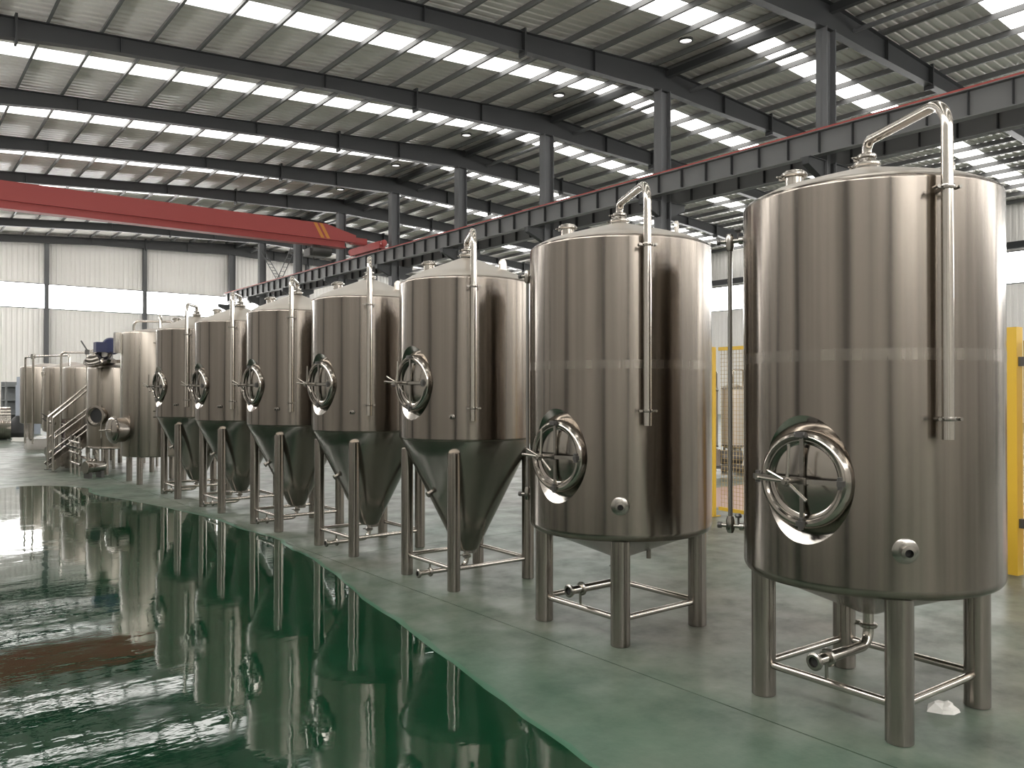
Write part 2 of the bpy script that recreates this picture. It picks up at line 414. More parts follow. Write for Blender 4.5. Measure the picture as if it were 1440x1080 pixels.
runway(XL + .95, 'grey crane runway beam along the side wall by the aisle', -5.2, 59.6)
# lattice bracing between the last columns
def lattice(a, b, n=9):
    a = Vector(a); b = Vector(b); mb = MB(); off = Vector((.3, 0, 0))
    mb.tube([a - off / 2, b - off / 2], .03, 6); mb.tube([a + off / 2, b + off / 2], .03, 6)
    for i in range(n + 1):
        c = a.lerp(b, i / n); mb.tube([c - off / 2, c + off / 2], .02, 6)
    return mb
ya, yb = FRAMES[-3], FRAMES[-2]
for t, (p, q) in enumerate((((XC, ya + .2, 11.0), (XC, (ya + yb) / 2, 8.8)), ((XC, yb - .2, 11.0), (XC, (ya + yb) / 2, 8.8)))):
    o = lattice(p, q).build('lattice_brace', M['col']); tag(o, 'slanting lattice brace between the columns nearest the end wall', 'brace', 'lattice braces between columns', 'structure')

# ------------------------------------------------------------------ overhead crane
YC = 38.0; ZT = ZB1 + .09
cr = empty('overhead_crane', (XC - .8, YC, ZT)); tag(cr, 'red overhead travelling crane spanning the hall on its runway beams', 'crane')
span = (XC - .8) - (XL + .95)
def girder():
    mb = MB(); zt, zm = 1.22, .45
    st = [(-span + .1, .75), (-span + 1.2, zt), (-2.4, zt), (-.75, .82)]
    v = []
    for x, z in st: v += [(x, -.24, zm), (x, .24, zm), (x, .24, z), (x, -.24, z)]
    f = []
    for i in range(3):
        a = 4 * i
        for k in range(4): f.append((a + k, a + (k + 1) % 4, a + 4 + (k + 1) % 4, a + 4 + k))
    f += [(0, 1, 2, 3), (12, 13, 14, 15)]
    return mb.add(v, f)
girder().build('girder', M['crane'], cr, smooth=False)
MB().box(-span + .6, -1.3, -.09, .09, .16, .46).box(-span + .6, -1.3, -.26, .26, .12, .17).build('lower_flange', M['crane'], cr, smooth=False)
for s in (0, -span):
    ec = MB().box(s - .16, s + .16, -1.6, 1.6, .06, .42).build('end_carriage', M['crane'], cr, smooth=False)
    for y in (-1.3, 1.3): MB().lathe([(0, -.05), (.13, -.05), (.13, .05), (0, .05)], 20, (1, 0, 0), (s, y, .131)).build('wheel', M['darkfit'], ec)
    for y in (-1.72, 1.72): MB().lathe([(0, -.14), (.12, -.14), (.16, -.06), (.16, .1), (.11, .13), (0, .13)], 18, (0, 1 if y > 0 else -1, 0), (s, y, .3)).build('buffer', M['crane'], ec)
    MB().box(s - (.9 if s == 0 else -.1), s - (.1 if s == 0 else -.9), -.2, .2, .4, .72).build('bracket_plate', M['crane'], cr, smooth=False)
for k in range(2):
    x = -3.05 + .3 * k
    v = []
    for y in (-.2455, -.24):
        v += [(x, y, 1.2), (x + .18, y, 1.2), (x + .58, y, .5), (x + .40, y, .5)]
    MB().add(v, [(0, 1, 2, 3), (7, 6, 5, 4), (0, 4, 5, 1), (1, 5, 6, 2), (2, 6, 7, 3), (3, 7, 4, 0)]).build('warning_stripe', M['craneyel'], cr, smooth=False)
h = MB().box(-3.3, -2.3, -.35, .35, -.45, -.08).lathe([(0, -.5), (.22, -.5), (.25, -.4), (.25, .4), (.22, .5), (0, .5)], 20, (1, 0, 0), (-2.7, -.3, -.2)).box(-3.0, -2.6, -.1, .1, -.1, .14).build('hoist', M['darkfit'], cr)
MB().tube([(-2.9, .1, -.4), (-2.9, .1, -.9)], .02, 8).build('hoist_rope', M['darkfit'], h)

# ------------------------------------------------------------------ brewery tanks
def polar(a, r, z=0): return Vector((r * math.cos(a), r * math.sin(a), z))
def shell_mesh(name, R, z0, z1, mw_dir, mw_z, mw_r0, mw_r1, mw_dep, knuckle):
    prof = [(0, z0)]
    k0 = knuckle
    for i in range(7):
        a = -PI / 2 + PI / 2 * i / 6; prof.append((R - k0 + k0 * math.cos(a), z0 + k0 + k0 * math.sin(a)))
    k1 = .022
    for i in range(7):
        a = PI / 2 * i / 6; prof.append((R - k1 + k1 * math.cos(a), z1 - k1 + k1 * math.sin(a)))
    prof.append((0, z1))
    me = MB().lathe(prof, 128).mesh(name, M['shell'], True, 40)
    if mw_dir is not None:
        ob = link('tmp_shell', me); d = polar(mw_dir, 1)
        dep = mw_dep
        # funnel shaped pocket: widest at the shell, narrow inside
        cut = MB().lathe([(0, R - dep), (mw_r1, R - dep), (mw_r0, R + .002), (mw_r0 + (mw_r0 - mw_r1) * .15, R + .002 + dep * .15), (0, R + .002 + dep * .15)], 72, d, (0, 0, mw_z)).build('tmp_cut', M['polish'])
        md = ob.modifiers.new('b', 'BOOLEAN'); md.operation = 'DIFFERENCE'; md.solver = 'EXACT'; md.object = cut
        dg = bpy.context.evaluated_depsgraph_get(); dg.update()
        me2 = bpy.data.meshes.new_from_object(ob.evaluated_get(dg)); me2.name = name
        bpy.data.objects.remove(ob); bpy.data.objects.remove(cut); me = me2
        me.polygons.foreach_set('use_smooth', [True] * len(me.polygons)); me.set_sharp_from_angle(angle=math.radians(30))
        while len(me.materials) > 2: me.materials.pop()
    # exact radial normals on the straight wall
    nr = [tuple(c.vector) for c in me.corner_normals]
    for pl in me.polygons:
        n_ = pl.normal; c = pl.center
        if abs(n_.z) < .02 and math.hypot(c.x, c.y) > R * .985:
            for li in pl.loop_indices:
                co = me.vertices[me.loops[li].vertex_index].co
                if z0 + k0 - 1e-3 <= co.z <= z1 - k1 + 1e-3 and math.hypot(co.x, co.y) > R * .985:
                    q = Vector((co.x, co.y, 0)).normalized(); nr[li] = tuple(q)
    me.normals_split_custom_set(nr)
    return me

def clamp(org, axis, r, parent, name='clamp', wing=True):
    mb = MB().lathe([(r * .8, -.012), (r + .012, -.012), (r + .018, -.005), (r + .018, .005), (r + .012, .012), (r * .8, .012)], 20, axis, org)
    if wing:
        a = Vector(axis).normalized(); s = a.cross(Vector((0, 0, 1)) if abs(a.z) < .9 else Vector((1, 0, 0))).normalized()
        o = Vector(org) + s * (r + .025)
        mb.obox(o, s, a, a.cross(s), .014, .012, .010); mb.tube([o - a.cross(s) * .012, o + a.cross(s) * .045], .005, 8)
    return mb.build(name, M['fit'], parent)

def manway(root, R, a, z):
    """round outward opening door on the side, hub and star handle"""
    n = polar(a, 1); t = Vector((-n.y, n.x, 0)) * -1; up = Vector((0, 0, 1)); c = n * R + up * z
    # t points to image left (+y side)
    cs = c; c = c - n * .026
    ring = MB().lathe([(.188, -.075), (.230, -.075), (.231, -.03), (.231, .004), (.227, .024), (.218, .038), (.206, .044), (.194, .042), (.188, .032)], 56, n, c).build('manway', M['polish'], root)
    # funnel shaped collar, its lip ends where it meets the round shell
    col = MB(); NA, NR = 72, 7; v = []
    for i in range(NA):
        ph = 2 * PI * i / NA; lo, hi = .228, .304
        for _ in range(30):
            md_ = (lo + hi) / 2; lat = md_ * math.cos(ph)
            if R - math.sqrt(R * R - lat * lat) < (.304 - md_) * .6: lo = md_
            else: hi = md_
        for k in range(NR):
            r_ = .2275 + (lo - .0015 - .2275) * k / (NR - 1); tt = -(.302 - r_) * .6 + .0008
            v.append(cs + t * (r_ * math.cos(ph)) + up * (r_ * math.sin(ph)) + n * tt)
    col.add(v, [(i * NR + k, ((i + 1) % NA) * NR + k, ((i + 1) % NA) * NR + k + 1, i * NR + k + 1) for i in range(NA) for k in range(NR - 1)])
    col.build('manway_collar', M['polish'], ring)
    MB().lathe([(0, .026), (.06, .025), (.12, .020), (.165, .010), (.172, .014), (.184, .018), (.188, .010), (.184, -.006), (0, -.006)], 56, n, c).build('manway_door', M['polish'], ring)
    MB().lathe([(.183, .026), (.189, .026), (.190, .029), (.189, .032), (.183, .032), (.182, .029), (.183, .026)], 56, n, c).build('door_gasket', M['fit'], ring)
    # yoke: flat arm across the door from hinge to latch
    y0 = c + t * .235 + n * .055; y1 = c - t * .20 + n * .062; ym = c + n * .095
    MB().bar(y0, ym + t * .03, .022, .03).bar(ym + t * .03, ym - t * .06, .026, .034).bar(ym - t * .06, y1, .02, .022).build('yoke', M['fit'], ring, smooth=False)
    MB().bar(c + n * .036 + up * .205, c + n * .036 - up * .205, .022, .012).build('door_rib', M['fit'], ring, smooth=False)
    for q, r_ in ((c + t * .235 + n * .04, .012), (c + up * .212 + n * .048, .014), (c - up * .205 + n * .048, .012), (c - t * .20 + n * .058, .012)):
        ax = up if r_ < .013 else t
        MB().tube([q - ax * .028, q + ax * .028], r_, 10).obox(q, n, t, up, .016, .018, .012).build('hinge', M['darkfit'], ring)
    hub = c + n * .165
    MB().tube([c + n * .08, hub + n * .03], .011, 10).lathe([(0, -.018), (.018, -.018), (.022, 0), (.018, .02), (0, .022)], 16, n, hub).build('screw_spindle', M['fit'], ring)
    hd = MB()
    for dv in (n * .0 + up * .17 - t * .01, t * .13 + n * .03 + up * .012, -t * .10 - up * .075 + n * .01, t * .07 + up * .05 + n * .05):
        hd.tube([hub, hub + dv], .0075, 10)
        hd.lathe([(0, -.006), (.0085, -.004), (.0085, .004), (0, .007)], 10, dv, hub + dv)
    hd.build('star_handle', M['pipe'], ring)
    return ring

def cip_pipe(root, R, zt, apex, a, zend, zb_up, zb_lo):
    d = polar(a, 1); rho = R + .062; top = apex + .135
    p = fillet([(0, 0, apex + .03), (0, 0, top), d * rho + Vector((0, 0, top - .02)), d * rho + Vector((0, 0, zend))], [.05, .125], 9)
    pp = MB().tube(p, .0255, 16).build('cleaning_pipe', M['pipe'], root)
    MB().lathe([(.0, -.02), (.06, -.02), (.062, .0), (.05, .012), (.045, .03), (.03, .032)], 24, (0, 0, 1), (0, 0, apex + .01)).build('port_ferrule', M['fit'], pp)
    clamp((0, 0, apex + .012), (0, 0, 1), .05, pp, 'clamp'); clamp((0, 0, apex + .055), (0, 0, 1), .03, pp, 'clamp')
    s = d.cross(Vector((0, 0, 1)))
    for z in (zb_up, zb_lo):
        q = d * rho + Vector((0, 0, z))
        MB().lathe([(.0262, -.009), (.032, -.009), (.034, 0), (.032, .009), (.0262, .009)], 16, (0, 0, 1), q).bar(q - s * .055, q + s * .055, .014, .012).bar(q - d * .03, d * (R - .005) + Vector((0, 0, z)), .014, .014).tube([q + s * .05 - d * .02, q + s * .05 + d * .02], .008, 8).tube([q - s * .05 - d * .02, q - s * .05 + d * .02], .008, 8).build('pipe_clip', M['fit'], pp)
    return pp

def top_fittings(root, R, dome, a_port, r_port, lug):
    q = polar(a_port, r_port); z = dome(r_port)
    pt = MB().lathe([(0, -.04), (.048, -.04), (.048, .085), (.042, .09), (0, .09)], 24, (0, 0, 1), (q.x, q.y, z)).build('relief_port', M['pipe'], root)
    clamp((q.x, q.y, z + .078), (0, 0, 1), .05, pt); MB().lathe([(0, .09), (.05, .09), (.05, .098), (.03, .104), (0, .106)], 24, (0, 0, 1), (q.x, q.y, z)).build('port_cap', M['fit'], pt)
    l = Vector(lug).to_3d(); zl = dome(l.length); t = Vector((-l.y, l.x, 0)).normalized(); nn = l.normalized()
    prof = [(-.045, -.03), (.045, -.03), (.045, .04)] + [(.045 * math.cos(b), .05 + .045 * math.sin(b)) for b in [PI * i / 8 for i in range(9)]] + [(-.045, .04)]
    v = [l + t * u + Vector((0, 0, zl + w_)) + nn * o for o in (-.008, .008) for u, w_ in prof]; n = len(prof)
    MB().add(v, [tuple(range(n)), tuple(range(2 * n - 1, n - 1, -1))] + [(i, (i + 1) % n, n + (i + 1) % n, n + i) for i in range(n)]).build('lifting_lug', M['dome'], root, smooth=False)

def legs(root, hs, r, ztop_, zbar, rb, bars=True):
    for sx in (-1, 1):
        for sy in (-1, 1):
            MB().lathe([(0, 0), (r - .004, 0), (r, .004), (r, ztop_ - .006), (r - .006, ztop_), (0, ztop_)], 32, (0, 0, 1), (sx * hs, sy * hs, 0)).build('leg', M['leg'], root)
    if bars:
        for s in (-1, 1):
            MB().tube([(-hs + r * .9, s * hs, zbar), (hs - r * .9, s * hs, zbar)], rb, 14).build('brace_bar', M['pipe'], root)
            MB().tube([(s * hs, -hs + r * .9, zbar), (s * hs, hs - r * .9, zbar)], rb, 14).build('brace_bar', M['pipe'], root)

def sample_port(root, R, a, z, r, big):
    d = polar(a, 1); c = d * (R - .004) + Vector((0, 0, z))
    pr = [(0, 0), (.055, 0), (.058, .003), (.05, .008), (.03, .01), (r, .012), (r, .045), (r + .01, .047), (r + .01, .058), (r - .004, .06), (r - .006, .03), (0, .03)] if big else [(0, 0), (.02, 0), (.02, .006), (r, .008), (r, .045), (r + .006, .046), (r + .006, .056), (r - .004, .058), (r - .005, .03), (0, .03)]
    s = MB().lathe(pr, 28, d, c).build('sample_port', M['fit'], root)
    MB().lathe([(0, .032), (r - .006, .032)], 20, d, c).build('port_shade_disc', M['bore_shade'], s)

def outlet(root, zc, zp, length, r, post):
    a = PI
    p = fillet([(0, 0, zc), (0, 0, zp), (-length, 0, zp)], .075, 8)
    o = MB().tube(p, r, 16).build('outlet_pipe', M['pipe'], root)
    clamp((0, 0, zc - (zc - zp) * .42), (0, 0, 1), r, o)
    clamp((-length * .78, 0, zp), (1, 0, 0), r, o, wing=False)
    MB().lathe([(r * .8, 0), (r + .014, 0), (r + .016, .006), (r + .016, .014), (r + .008, .02), (r - .002, .02), (r - .003, .001)], 24, (-1, 0, 0), (-length, 0, zp)).build('pipe_ferrule', M['fit'], o)
    MB().lathe([(0, .003), (r - .002, .003)], 20, (-1, 0, 0), (-length, 0, zp)).build('pipe_shade_disc', M['bore_shade'], o)
    if post: MB().tube([(post[0], 0, post[1]), (post[0], 0, post[2])], .009, 10).build('pipe_support', M['fit'], o)

def gauge(root, R, a, z0, z1):
    d = polar(a, 1); rho = R + .095; s = d.cross(Vector((0, 0, 1)))
    tb = MB().tube([d * rho + Vector((0, 0, z0 + .03)), d * rho + Vector((0, 0, z1 - .03))], .0125, 12).build('sight_gauge', M['glass'], root)
    for z, top in ((z0, False), (z1, True)):
        b = Vector((0, 0, z)); sg = -1 if top else 1
        f = MB().tube([d * (R - .01) + b, d * (rho + .055) + b], .012, 12)
        f.lathe([(0, -.012), (.022, -.012), (.022, .012), (0, .012)], 14, d, d * (R + .03) + b)
        f.lathe([(0, -.04), (.016, -.04), (.024, -.02), (.024, .03), (.017, .055), (0, .055)], 14, (0, 0, sg), d * rho + b)
        f.build('gauge_valve', M['fit'], tb)
        h_ = MB().tube([d * (R + .05) + b, d * (R + .05) + b + Vector((0, 0, .05))], .006, 8).lathe([(0, 0), (.017, .004), (.02, .014), (.014, .026), (0, .028)], 12, (0, 0, 1), d * (R + .05) + b + Vector((0, 0, .045)))
        h_.build('valve_handle', M['darkfit'], tb)
        MB().lathe([(0, -.01), (.018, -.01), (.018, .01), (0, .01)], 12, d, d * (rho + .06) + b).build('end_cap', M['darkfit'], tb)

MW_A = PI + math.radians(4)
def bright_tank():
    R, z0, z1, ap = .62, .655, 2.575, 2.76
    root = empty('brite_tank', (0, 0, 0))
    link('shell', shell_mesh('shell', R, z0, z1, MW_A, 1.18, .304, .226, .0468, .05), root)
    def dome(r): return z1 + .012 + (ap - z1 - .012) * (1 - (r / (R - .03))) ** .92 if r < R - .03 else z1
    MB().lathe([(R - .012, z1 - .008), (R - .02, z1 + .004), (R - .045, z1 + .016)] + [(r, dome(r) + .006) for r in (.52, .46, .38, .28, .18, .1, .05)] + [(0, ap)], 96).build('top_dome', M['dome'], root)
    MB().lathe([(R - .05, z0 + .002), (R - .09, z0 - .006), (.10, .475), (.055, .455), (0, .455)], 72).build('bottom_cone', M['cone'], root)
    MB().lathe([(R + .0008, 1.736), (R + .0008, 1.790)], 128).build('weld_band', M['satin'], root)
    manway(root, R, MW_A, 1.18)
    cip_pipe(root, R, z1, ap, PI + math.radians(59), 1.385, 2.49, 1.475)
    top_fittings(root, R, dome, math.radians(132), .36, (.20, -.34))
    gauge(root, R, math.radians(114), .84, 2.44)
    sample_port(root, R, PI + math.radians(45), .885, .022, True)
    outlet(root, .46, .285, .46, .027, (-.37, .175, .27))
    legs(root, .37, .062, z0 + .02, .165, .02)
    MB().tube([(.16, -.12, .54), (.16, -.12, .44)], .016, 10).build('drain_stub', M['fit'], root)
    return root
bt = bright_tank()
bt.location = (4.075, 2.235, 0); bt.rotation_euler = (0, 0, math.radians(-2)); tag(bt, 'wide dished bottom stainless tank with crumpled paper at its feet', 'tank', 'wide dished bottom tanks')
b2 = copy_tree(bt); b2.location = (4.075, 4.03, 0); b2.rotation_euler = (0, 0, 0); tag(b2, 'wide dished bottom stainless tank standing next to a conical fermenter', 'tank', 'wide dished bottom tanks')

MW_C = PI + math.radians(5)
def fermenter():
    R, z0, z1, ap = .58, 1.19, 2.52, 2.755
    root = empty('conical_fermenter', (0, 0, 0))
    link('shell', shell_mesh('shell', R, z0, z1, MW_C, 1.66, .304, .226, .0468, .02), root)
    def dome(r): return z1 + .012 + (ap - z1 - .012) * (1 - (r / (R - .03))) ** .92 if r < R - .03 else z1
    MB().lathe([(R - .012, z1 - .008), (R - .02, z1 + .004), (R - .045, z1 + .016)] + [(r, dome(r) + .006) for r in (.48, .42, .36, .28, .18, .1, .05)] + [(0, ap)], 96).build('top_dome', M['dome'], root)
    cz = lambda r: .245 + (r - .1) * (z0 - .245) / (R - .012 - .1)
    MB().lathe([(R - .012, z0 + .006), (R - .012, z0)] + [(r, cz(r)) for r in (.5, .4, .3, .2, .1)] + [(.07, .225), (0, .225)], 96).build('cone', M['cone'], root)
    manway(root, R, MW_C, 1.66)
    cip_pipe(root, R, z1, ap, PI + math.radians(61), 1.36, 2.42, 1.46)
    top_fittings(root, R, dome, math.radians(132), .34, (.12, -.36))
    sample_port(root, R, PI + math.radians(45), 1.39, .012, False)
    # small ports on the cone
    d = Vector((-.87, 0, -.5)); MB().lathe([(0, -.02), (.018, -.02), (.018, .03), (.026, .032), (.026, .045), (0, .045)], 16, d, (-.355, .0, cz(.35))).build('cone_port', M['fit'], root)
    outlet(root, .24, .085, .47, .021, (-.37, .16, .1))
    MB().lathe([(0, 0), (.06, 0), (.06, .06), (0, .06)], 20, (0, 0, 1), (.07, .05, .19)).build('cone_outlet', M['fit'], root)
    hs = .375; legs(root, hs, .052, 1.10, .172, .0185)
    return root
f0 = fermenter()
ferm = [(4.045, 5.84, 'conical stainless fermenter next to the wide dished bottom tank'),
        (4.03, 7.58, 'second conical stainless fermenter counted from the wide dished bottom tanks'),
        (4.00, 9.34, 'middle one of the five conical stainless fermenters'),
        (3.965, 11.18, 'second conical stainless fermenter counted from the brewhouse'),
        (3.93, 12.98, 'conical stainless fermenter next to the brewhouse')]
for i, (x, y, lb) in enumerate(ferm):
    o = f0 if i == 0 else copy_tree(f0)
    o.location = (x, y, 0); o.rotation_euler = (0, 0, math.radians((-1, 1, 0, .5, -.5)[i])); tag(o, lb, 'fermenter', 'row of conical fermenters')

# ------------------------------------------------------------------ brewhouse
def vessel(name, loc, R, z0, z1, ap, label, legs_h=True, cat='tank', group=None, rl=.05):
    e = empty(name, loc); tag(e, label, cat, group)
    MB().lathe([(0, z0), (R - .04, z0), (R - .012, z0 + .012), (R, z0 + .04), (R, z1 - .03), (R - .01, z1 - .008), (R - .03, z1)], 80).build('shell', M['brew'], e)
    MB().lathe([(R - .03, z1 - .004), (R - .06, z1 + .01), (.12, ap), (0, ap)], 80).build('top_dome', M['dome'], e)
    if legs_h:
        for sx in (-1, 1):
            for sy in (-1, 1): MB().tube([(sx * R * .62, sy * R * .62, 0), (sx * R * .62, sy * R * .62, z0 + .02)], rl, 20).build('leg', M['leg'], e)
    return e
# hot water tank beside the last fermenter
ht = vessel('hot_water_tank', (3.93, 15.25, 0), .58, .465, 2.60, 2.68, 'plain stainless hot water tank with drum shaped manway between fermenters and stairs')
MB().tube(fillet([(-.38, -.02, 2.6), (-.38, -.02, 2.80), (.2, -.3, 2.80), (.2, -.3, 2.62)], .08, 6), .022, 12).build('top_pipe', M['pipe'], ht)
MB().tube(fillet([(.1, .1, 2.62), (.1, .1, 2.88), (-.12, -.65, 2.88), (-.12, -.65, 1.1)], [.06, .1], 6), .02, 12).build('cleaning_pipe', M['pipe'], ht)
for z in (2.4, 1.25, 1.15): MB().bar((-.22, -.65, z), (-.02, -.65, z), .02, .014).bar((-.12, -.65, z), (-.11, -.55, z), .014, .014).build('pipe_clip', M['fit'], ht, smooth=False)
MB().tube([(.02, -.66, 2.42), (.02, -.66, .95)], .014, 10).lathe([(0, -.03), (.03, -.03), (.03, .03), (0, .03)], 12, (0, 0, 1), (.02, -.66, 2.4)).bar((.02, -.66, 2.4), (.02, -.56, 2.4), .02, .02).bar((.02, -.66, 1.0), (.02, -.56, 1.0), .02, .02).build('sight_gauge', M['glass'], ht)
a = PI + math.radians(12); n = polar(a, 1)
mw = MB().lathe([(0, -.05), (.20, -.05), (.21, .02), (.21, .14), (.235, .145), (.235, .17), (.21, .175), (.19, .18)], 40, n, n * .58 + Vector((0, 0, .93))).build('manway', M['leg'], ht)
MB().lathe([(.19, .175), (.215, .176), (.21, .20), (.17, .23), (.08, .25), (0, .255)], 40, n, n * .58 + Vector((0, 0, .93))).build('manway_door', M['polish'], mw)
MB().tube([n * .83 + Vector((0, 0, .93)), n * .98 + Vector((0, 0, .93))], .014, 8).tube([n * .95 + Vector((0, 0, .8)), n * .95 + Vector((0, 0, 1.06))], .01, 8).build('star_handle', M['pipe'], mw)
MB().box(-.66, -.56, .05, .2, 2.25, 2.6).build('junction_box', M['fit'], ht, smooth=False)
# mash tun with stirring motor
mt = vessel('mash_tun', (3.9, 17.45, 0), .66, .5, 2.04, 2.2, 'stainless mash tun with blue motor on its lid', rl=.045)
a = PI + math.radians(38); n = polar(a, 1)
q = MB().lathe([(0, -.02), (.17, -.02), (.17, .10), (.20, .102), (.20, .13), (.16, .135), (.13, .10)], 36, n, n * .66 + Vector((0, 0, 1.12))).build('manway', M['leg'], mt)
MB().lathe([(0, .09), (.135, .09)], 28, n, n * .66 + Vector((0, 0, 1.12))).build('manway_shade_disc', M['bore_shade'], q)
MB().lathe([(0, 0), (.66, 0), (.675, .012), (.675, .03), (.66, .04)], 64, (0, 0, 1), (0, 0, .49)).build('base_ring', M['pipe'], mt)
ld = MB().lathe([(0, .0), (.10, .01), (.2, .05), (.26, .12), (.27, .13), (.25, .13), (.19, .07), (0, .03)], 36, (-.45, -.35, .8), (-.50, -.34, 2.10)).build('hatch_lid', M['polish'], mt)
MB().lathe([(.26, 0), (.28, 0), (.28, .06), (.26, .06)], 36, (0, 0, 1), (-.22, -.32, 2.12)).build('hatch_ring', M['polish'], mt)
MX, MY = -.36, -.22
mo = MB().lathe([(0, 0), (.14, 0), (.14, .08), (.1, .10), (.1, .22), (0, .22)], 24, (0, 0, 1), (MX, MY, 2.12)).build('gear_base', M['wrap'], mt)
bm2 = MB().box(MX - .22, MX + .04, MY - .12, MY + .12, 2.33, 2.52).lathe([(0, -.13), (.13, -.13), (.15, -.1), (.15, .1), (.13, .13), (0, .13)], 28, (.4, 1, 0), (MX + .07, MY - .02, 2.45)).build('motor', M['blue'], mt); bm2['label'] = 'dark blue electric motor'
for k in range(5): MB().lathe([(.151, -.006), (.16, -.006), (.16, .006), (.151, .006)], 28, (.4, 1, 0), Vector((MX + .07, MY - .02, 2.45)) + Vector((.4, 1, 0)).normalized() * (-.08 + .04 * k)).build('cooling_fin', M['blue'], bm2)
# lauter tun and kettle further along
lt = vessel('lauter_tun', (3.9, 20.1, 0), .66, .5, 2.10, 2.24, 'stainless lauter tun behind the stairs with pipe arch over its top', rl=.045)
MB().tube(fillet([(-.72, -.2, .4), (-.72, -.2, 2.42), (-.1, -.5, 2.42), (-.1, -.5, 2.1)], .08, 6), .024, 12).build('pipe_arch', M['pipe'], lt)
MB().tube(fillet([(-.3, -.66, .4), (-.3, -.66, 2.45), (.1, -.3, 2.5), (.1, -.3, 2.2)], .07, 6), .022, 12).build('steam_pipe', M['pipe'], lt)
v = MB().lathe([(0, -.05), (.045, -.05), (.045, .05), (0, .05)], 16, (0, 0, 1), (-.3, -.66, 2.42)).tube([(-.3, -.66, 2.46), (-.42, -.66, 2.66)], .014, 8).build('valve', M['darkfit'], lt)
kt = vessel('brew_kettle', (3.9, 22.75, 0), .66, .6, 2.16, 2.3, 'stainless brew kettle under a horizontal pipe run behind the lauter tun', rl=.05)
MB().tube(fillet([(-.85, .1, .3), (-.85, .1, 2.42), (-.3, -1.3, 2.42), (-.3, -1.3, 2.0)], .06, 5), .025, 12).tube(fillet([(-.95, .6, .3), (-.95, .6, 2.42), (-.85, .1, 2.42)], .05, 4), .025, 12).build('pipe_run', M['pipe'], kt)
MB().lathe([(0, -.06), (.05, -.06), (.05, .06), (0, .06)], 14, (0, 0, 1), (-.85, .1, 2.42)).build('pipe_tee', M['fit'], kt)
MB().tube([(-.7, -.35, 2.0), (-.7, -.35, .7)], .02, 10).lathe([(0, -.05), (.045, -.04), (.045, .04), (0, .05)], 12, (0, 0, 1), (-.7, -.35, 2.0)).build('side_pipe', M['pipe'], kt)
wt = vessel('whirlpool_tank', (3.75, 25.75, 0), .62, .70, 2.24, 2.34, 'short wide stainless whirlpool tank standing on a plastic wrapped pallet load', legs_h=False)
for sx in (-1, 1):
    for sy in (-1, 1): MB().tube([(sx * .42, sy * .42, .3), (sx * .42, sy * .42, .72)], .055, 18).build('leg', M['leg'], wt)
pb = MB(); N = 28; v = []
for zi, (z, k) in enumerate(((0, 1), (.1, 1.03), (.2, .99), (.3, .97))):
    for i in range(N):
        a = 2 * PI * i / N; sq = .50 / max(abs(math.cos(a)), abs(math.sin(a))) ** .8; rr = sq * k * (1 + random.uniform(-.025, .025)); v.append((rr * math.cos(a), rr * math.sin(a), z))
f = [(r * N + i, r * N + (i + 1) % N, (r + 1) * N + (i + 1) % N, (r + 1) * N + i) for r in range(3) for i in range(N)] + [tuple(range(3 * N, 4 * N)), tuple(range(N))[::-1]]
pl = link('wrapped_pallet', pb.add(v, f).mesh('wrapped_pallet', M['wrap'], True, 60), None, (3.75, 25.75, 0)); tag(pl, 'pallet load wrapped in crinkled clear plastic under the whirlpool tank', 'pallet')

# stairs with handrails up to the brew platform between mash tun and lauter tun
stx = empty('platform_stairs', (2.78, 18.55, 0)); tag(stx, 'stainless stairs with twin handrails leading up to the brew platform', 'stairs')
W2, RUN, RISE = .30, .84, .76
for s in (-1, 1):
    y = s * W2
    hr = MB().tube(fillet([(0, y, 0), (0, y, 1.06), (RUN, y, 1.06 + RISE), (RUN + .12, y, 1.06 + RISE), (RUN + .12, y, .5)], [.04, .05, .05], 4), .022, 12).build('handrail', M['pipe'], stx)
    for zz in (.42, .74): MB().tube([(0, y, zz - .1), (RUN + .1, y, zz - .1 + RISE)], .016, 10).build('mid_rail', M['pipe'], hr)
    MB().bar((-.02, y, .08), (RUN + .1, y, RISE + .1), .012, .15).build('stringer', M['leg'], stx, smooth=False)
    MB().box(-.06, .06, y - .05, y + .05, 0, .012).build('foot_plate', M['darkfit'], stx, smooth=False)
for k in range(4):
    x = .08 + k * .235; z = .15 + k * .2
    MB().box(x - .02, x + .2, -W2 + .008, W2 - .008, z, z + .025).build('tread', M['leg'], stx, smooth=False)
pf = empty('brew_platform', (4.04, 18.78, 0)); tag(pf, 'raised stainless brew platform between mash tun and lauter tun', 'platform')
MB().box(-.22, .75, -.60, .60, .80, .84).build('deck', M['leg'], pf, smooth=False)
for x in (-.16, .68):
    for y in (-.52, .52): MB().tube([(x, y, 0), (x, y, .80)], .03, 12).build('leg', M['pipe'], pf)
# pumps and pipework low down in front of the brewhouse
def pump(loc, rz, label, mt_):
    e = empty('transfer_pump', loc, rz); tag(e, label, 'pump', 'pumps in front of the brewhouse')
    MB().lathe([(0, 0), (.09, 0), (.1, .02), (.1, .22), (.08, .25), (0, .25)], 24, (1, 0, 0), (.02, 0, .2)).build('motor', mt_, e)
    MB().lathe([(0, -.1), (.11, -.1), (.12, -.08), (.12, 0), (.07, .02), (0, .02)], 28, (1, 0, 0), (0, 0, .2)).build('pump_head', M['polish'], e)
    MB().tube([(-.05, 0, .3), (-.05, 0, .46)], .022, 12).lathe([(.02, 0), (.036, 0), (.036, .02), (.02, .02)], 16, (0, 0, 1), (-.05, 0, .45)).build('outlet_port', M['pipe'], e)
    for x in (-.04, .2): MB().box(x - .03, x + .03, -.08, .08, 0, .12).build('foot', M['darkfit'], e, smooth=False)
    return e
pump((3.12, 16.55, 0), .4, 'stainless transfer pump on the floor below the mash tun manway', M['fit'])
